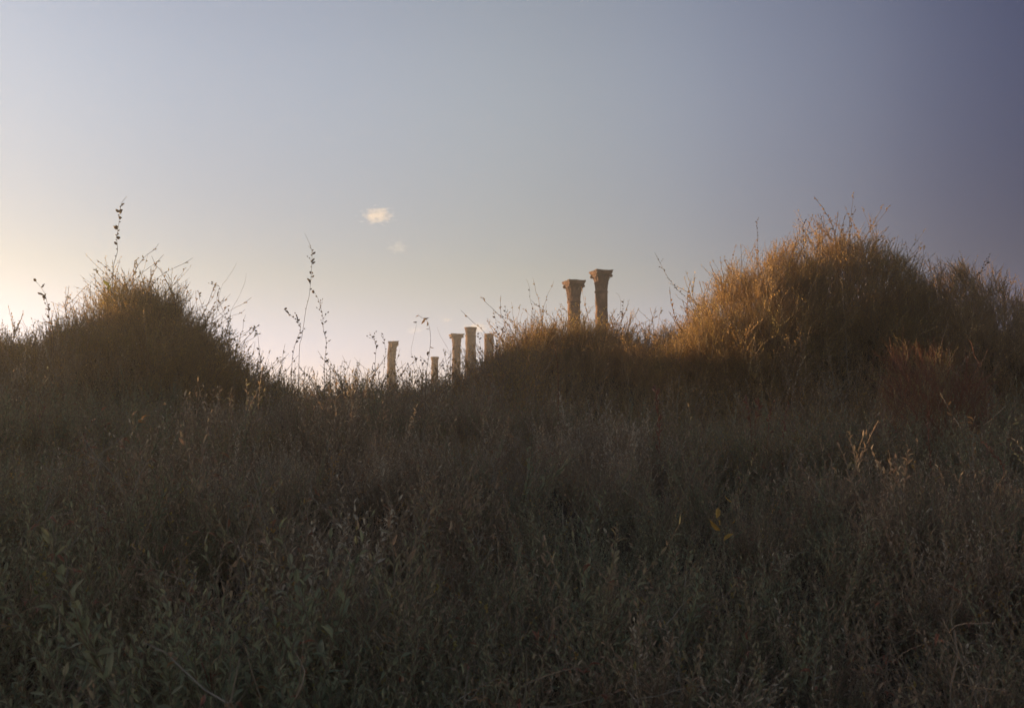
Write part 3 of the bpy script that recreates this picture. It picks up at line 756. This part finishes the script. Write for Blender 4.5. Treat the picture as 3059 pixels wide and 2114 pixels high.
# ------------------------------------------------------------------ ruined columns
def stone_mat():
    m, n, p = newmat('weathered_stone')
    t = n.nodes.new('ShaderNodeTexCoord')
    a = n.nodes.new('ShaderNodeTexNoise'); a.inputs['Scale'].default_value = 1.6; a.inputs['Detail'].default_value = 9; a.inputs['Roughness'].default_value = .65
    b = n.nodes.new('ShaderNodeTexNoise'); b.inputs['Scale'].default_value = 9; b.inputs['Detail'].default_value = 8
    n.links.new(t.outputs['Object'], a.inputs['Vector']); n.links.new(t.outputs['Object'], b.inputs['Vector'])
    r = ramp(n, [(.36, (.045, .027, .020)), (.5, (.095, .056, .041)), (.62, (.16, .098, .070))])
    n.links.new(a.outputs[0], r.inputs[0]); n.links.new(r.outputs[0], p.inputs['Base Color'])
    p.inputs['Roughness'].default_value = .9; p.inputs['Specular IOR Level'].default_value = .2
    bm = n.nodes.new('ShaderNodeBump'); bm.inputs['Strength'].default_value = .8; bm.inputs['Distance'].default_value = .05
    n.links.new(b.outputs[0], bm.inputs['Height']); n.links.new(bm.outputs[0], p.inputs['Normal'])
    return m
STONE = stone_mat()

def rings(rows, nseg, fn, name, rough, seed, caps=True):
    """rows of (z, ...) -> closed skin; fn(row, angle) -> radius"""
    rnd = random.Random(seed); V = []; F = []
    for k, row in enumerate(rows):
        for q in range(nseg):
            a = 2 * math.pi * q / nseg
            r = fn(row, a) * (1 + rnd.gauss(0, rough))
            V.append((math.cos(a) * r, math.sin(a) * r, row[0] + rnd.gauss(0, rough * .15)))
    N = len(rows)
    for k in range(N - 1):
        for q in range(nseg):
            q2 = (q + 1) % nseg
            F.append((k * nseg + q, k * nseg + q2, (k + 1) * nseg + q2, (k + 1) * nseg + q))
    if caps:
        F.append(tuple(range(nseg))[::-1]); F.append(tuple((N - 1) * nseg + q for q in range(nseg)))
    return mesh(name, V, F, smooth=False)

def shaft_mesh(h, r0, r1, seed, flare=True):
    rows = []
    for k in range(29):
        t = k / 28
        r = r0 + (r1 - r0) * t - .015 * math.sin(t * math.pi) * -1
        rows.append((h * t, r))
    for k in (7, 13, 20, 25): rows[k] = (rows[k][0], rows[k][1] * .94)
    rows[0] = (0, r0 * 1.18); rows.insert(1, (h * .012, r0 * 1.15)); rows.insert(2, (h * .02, r0))
    if flare:
        rows += [(h + .02, r1 * 1.12), (h + .09, r1 * 1.12), (h + .11, r1 * 1.0)]
    return rings(rows, 28, lambda row, a: row[1] * (1 + .012 * math.sin(a * 3 + seed + row[0] * 1.7) + .09 * (noise2(a * 2, row[0], .5, seed % 11) - .5)), 'shaft', .012, seed)

def capital_mesh(h, r, w, seed, broken=0.0):
    """bell growing from a circle to a concave-sided square under the abacus"""
    rows = [(h * t, t) for t in (0, .08, .2, .34, .5, .64, .76, .86, .94, 1.0)]
    def fn(row, a):
        t = row[1]
        c = r * (1.0 + .10 * t)
        k = abs(math.cos(2 * (a)))            # 1 on the faces, 0 on the corners
        sq = (w * .5) * (0.84 / max(abs(math.cos(a)), abs(math.sin(a))) if True else 1)
        sq = min(sq, w * .5 * 1.28) * (1 - .10 * k)
        f = max(0, (t - .25) / .75) ** 1.7
        rr = c * (1 - f) + sq * f
        rr *= 1 + .05 * math.sin(a * 8 + t * 3) * (1 - f)
        if broken and math.cos(a - math.pi) > .1: rr = c * (1 - .40 * max(0, t - .15))
        return rr
    return rings(rows, 40, fn, 'capital', .035, seed)

def abacus_mesh(w, th, seed, broken=False):
    rnd = random.Random(seed); V = []; F = []
    prof = [(-.5, .92), (-.15, .96), (0, 1.0), (.5, 1.0)]
    ring = []
    for s in range(4):
        for k in range(8):
            t = k / 8 * 2 - 1
            x, y = t, -1 + .13 * (1 - t * t)
            c, sn = [(1, 0), (0, 1), (-1, 0), (0, -1)][s]
            ring.append((x * c - y * sn, x * sn + y * c))
    for z, sc in prof:
        for k, (x, y) in enumerate(ring):
            q = sc * (1 + rnd.gauss(0, .03))
            if broken and x < .1: q *= .50
            V.append((x * w / 2 * q, y * w / 2 * q, z * th + th / 2 + rnd.gauss(0, .006)))
    n = len(ring)
    for k in range(len(prof) - 1):
        for q in range(n):
            F.append((k * n + q, k * n + (q + 1) % n, (k + 1) * n + (q + 1) % n, (k + 1) * n + q))
    F.append(tuple(range(n))[::-1]); F.append(tuple((len(prof) - 1) * n + q for q in range(n)))
    return mesh('abacus', V, F)

def acanthus_mesh(h, w):
    V = []; F = []
    for k, (z, o, ww) in enumerate([(0, 0, .7), (.3, .03, 1.0), (.6, .07, .95), (.85, .14, .7), (1.0, .22, .35), (.93, .25, .2)]):
        for s in (-1, -.45, 0, .45, 1):
            V.append((o * h * (1.0 if abs(s) < .9 else .6) - .02 * abs(s), s * ww * w / 2, z * h))
    for k in range(5):
        for q in range(4):
            a = k * 5 + q; F.append((a, a + 1, a + 6, a + 5))
    n = len(V); V += [(x - .035, y * .9, z) for x, y, z in V]
    F += [tuple(n + i for i in f[::-1]) for f in F]
    rim = list(range(0, 5)) + [9, 14, 19, 24] + [29, 28, 27, 26, 25] + [20, 15, 10, 5]
    for k in range(len(rim)):
        a, b = rim[k], rim[(k + 1) % len(rim)]; F.append((b, a, a + n, b + n))
    return mesh('acanthus_leaf', V, F)
def volute_mesh(r, w):
    V = []; F = []; n = 10
    for k, (x, s) in enumerate([(-w / 2, .55), (-w * .3, 1), (w * .3, 1), (w / 2, .55)]):
        for q in range(n):
            a = 2 * math.pi * q / n; V.append((math.cos(a) * r * s, x, math.sin(a) * r * s))
    for k in range(3):
        for q in range(n): F.append((k * n + q, k * n + (q + 1) % n, (k + 1) * n + (q + 1) % n, (k + 1) * n + q))
    F.append(tuple(range(n))); F.append(tuple(3 * n + q for q in range(n))[::-1])
    return mesh('volute', V, F)
ACAN = acanthus_mesh(.36, .26); ACAN.materials.append(STONE)
ACAN2 = acanthus_mesh(.62, .24); ACAN2.materials.append(STONE)
VOL = volute_mesh(.085, .13); VOL.materials.append(STONE)

def column(label, nx, ny, d, r, w, kind, rot, seed, tilt=0, hcap=.95):
    top = at(nx, ny, d)
    gz = Hs(top.x, d) - .2
    root = link('ruined_column', None, None, None, (top.x, d, gz))
    root.rotation_euler = (0, tilt, rot)
    tag(root, label, 'column', 'ruined columns behind the dune')
    Ht = top.z - gz
    if kind == 'corinthian' or kind == 'broken':
        th = .17; hs = Ht - hcap - th - .11
        link('shaft', shaft_mesh(hs, r * 1.13, r, seed), STONE, root)
        cap = link('capital', capital_mesh(hcap, r, w, seed + 1, 1.0 if kind == 'broken' else 0), STONE, root, (0, 0, hs + .11))
        link('abacus', abacus_mesh(w if kind != 'broken' else w * .95, th, seed + 2, kind == 'broken'), STONE, cap, (0, 0, hcap + .003))
        for row, (me, z, off) in enumerate(((ACAN, .03, 0), (ACAN2, .06, math.pi / 8))):
            for k in range(8):
                a = k * math.pi / 4 + off
                if kind == 'broken' and math.cos(a - math.pi) > .2: continue
                o = link('acanthus_leaf', me, None, cap, (math.cos(a) * r * 1.02, math.sin(a) * r * 1.02, z))
                o.rotation_euler = (0, 0, a)
        for k in range(4):
            a = math.pi / 4 + k * math.pi / 2
            if kind == 'broken' and math.cos(a - math.pi) > .2: continue
            rr = w * .5 * 1.12
            o = link('volute', VOL, None, cap, (math.cos(a) * rr, math.sin(a) * rr, hcap - .11)); o.rotation_euler = (0, 0, a)
    elif kind == 'block':
        hs = Ht - .78
        link('shaft', shaft_mesh(hs, r * 1.08, r, seed), STONE, root)
        rows = [(0, .98), (.08, 1.02), (.3, 1.0), (.55, 1.08), (.68, 1.18), (.78, 1.2)]
        link('capital', rings([(z, r * s) for z, s in rows], 24, lambda row, a: row[1] * (1 + .03 * math.cos(4 * a)), 'capital', .02, seed), STONE, root, (0, 0, hs + .11 - .11 + .002))
    elif kind == 'collar':
        hs = Ht - .32
        link('shaft', shaft_mesh(hs, r * 1.1, r, seed, False), STONE, root)
        link('collar', rings([(0, r * 1.02), (.1, r * 1.1), (.2, r * 1.22), (.32, r * 1.25)], 24, lambda row, a: row[1], 'collar', .015, seed), STONE, root, (0, 0, hs + .002))
    else:
        link('shaft', shaft_mesh(Ht - .11, r * 1.12, r, seed), STONE, root)
    return root

column('reddish column with a lopsided broken capital, standing apart at the low saddle', 1170, 1019, 88, .36, 1.30, 'broken', R(8), 61, hcap=1.25)
column('shortest column, a plain shaft with a small collar', 1299, 1065, 92, .31, 0, 'collar', 0, 62)
column('slim column with a wide flaring capital in the far row of columns', 1364, 997, 90, .37, 1.2, 'corinthian', R(14), 63, hcap=.8)
column('thick tall column with a worn block capital in the far row', 1406, 977, 84, .43, 0, 'block', R(20), 64)
column('plain column without a capital half hidden by the golden shrub', 1461, 996, 88, .41, 0, 'plain', 0, 65)
column('shorter of the two tall columns behind the golden shrub, its capital chipped', 1714, 838, 50, .315, .90, 'corinthian', R(20), 66, hcap=.85)
column('taller of the two columns behind the golden shrub, with a complete capital', 1796, 808, 50, .30, .93, 'corinthian', R(18), 67, hcap=.85)

# ------------------------------------------------------------------ small clouds
def cloud(label, nx, ny, wpx, hpx, dens, seed, d=3000):
    c = at(nx, ny, d); k = d / FPX / 2.9873
    rx, rz = wpx * k / 2, hpx * k / 2
    rnd = random.Random(seed); g_v = []; g_f = []
    import bmesh
    bm = bmesh.new(); bmesh.ops.create_icosphere(bm, subdivisions=3, radius=1.0)
    for v in bm.verts:
        v.co = Vector((v.co.x * rx * 1.15, v.co.y * rx * .8, v.co.z * rz * 1.15))
    me = bpy.data.meshes.new('cloud'); bm.to_mesh(me); bm.free()
    m = bpy.data.materials.new('cloud_vapour'); m.use_nodes = True; n = m.node_tree
    n.nodes.remove(n.nodes['Principled BSDF'])
    vol = n.nodes.new('ShaderNodeVolumePrincipled')
    vol.inputs['Color'].default_value = (.9, .97, 1, 1); vol.inputs['Anisotropy'].default_value = .45
    t = n.nodes.new('ShaderNodeTexCoord')
    s = n.nodes.new('ShaderNodeVectorMath'); s.operation = 'DIVIDE'; s.inputs[1].default_value = (rx, rx * .7, rz)
    n.links.new(t.outputs['Object'], s.inputs[0])
    ln = n.nodes.new('ShaderNodeVectorMath'); ln.operation = 'LENGTH'; n.links.new(s.outputs[0], ln.inputs[0])
    nz = n.nodes.new('ShaderNodeTexNoise'); nz.inputs['Scale'].default_value = 2.6; nz.inputs['Detail'].default_value = 7; nz.noise_dimensions = '4D'; nz.inputs['W'].default_value = seed
    n.links.new(s.outputs[0], nz.inputs['Vector'])
    a = n.nodes.new('ShaderNodeMath'); a.operation = 'MULTIPLY_ADD'; a.inputs[1].default_value = 2.6; a.inputs[2].default_value = -.55
    n.links.new(nz.outputs[0], a.inputs[0])
    b = n.nodes.new('ShaderNodeMath'); b.operation = 'SUBTRACT'; n.links.new(a.outputs[0], b.inputs[0]); n.links.new(ln.outputs['Value'], b.inputs[1])
    mr = n.nodes.new('ShaderNodeMapRange'); mr.inputs['From Min'].default_value = 0; mr.inputs['From Max'].default_value = .55; mr.inputs['To Max'].default_value = dens / rx
    n.links.new(b.outputs[0], mr.inputs['Value']); n.links.new(mr.outputs[0], vol.inputs['Density'])
    n.links.new(vol.outputs[0], n.nodes['Material Output'].inputs['Volume'])
    o = link('cloud', me, m, None, c)
    tag(o, label, 'cloud', 'small clouds over the saddle')
    return o
cloud('brightest small puffy cloud, highest over the saddle', 1126, 644, 125, 62, .75, 3)
cloud('faint wisp of cloud just below the brightest cloud', 1190, 738, 85, 55, .13, 4)
cloud('low pink cloud behind the tops of the far column row', 1425, 978, 105, 44, .55, 5)
cloud('faint smudge of cloud left of the far column row', 1240, 987, 70, 26, .2, 6)
cloud('tiny faint cloud just above the wide capital column', 1335, 956, 34, 18, .25, 8)

# ------------------------------------------------------------------ evening haze
def haze_box(density, x0, x1, y0, y1, z0, z1):
    V = [(x, y, z) for z in (z0, z1) for y in (y0, y1) for x in (x0, x1)]
    F = [(0, 2, 3, 1), (4, 5, 7, 6), (0, 1, 5, 4), (2, 6, 7, 3), (0, 4, 6, 2), (1, 3, 7, 5)]
    m = bpy.data.materials.new('haze'); m.use_nodes = True; n = m.node_tree
    n.nodes.remove(n.nodes['Principled BSDF'])
    v = n.nodes.new('ShaderNodeVolumePrincipled')
    v.inputs['Color'].default_value = (.92, .95, .97, 1); v.inputs['Density'].default_value = density; v.inputs['Anisotropy'].default_value = .6
    n.links.new(v.outputs[0], n.nodes['Material Output'].inputs['Volume'])
    o = link('haze', mesh('haze', V, F), m)
    tag(o, 'thin warm evening haze over the dunes', kind='stuff')
haze_box(HAZE, -6000, 6000, -6000, 6000, -3.0, 16.0)
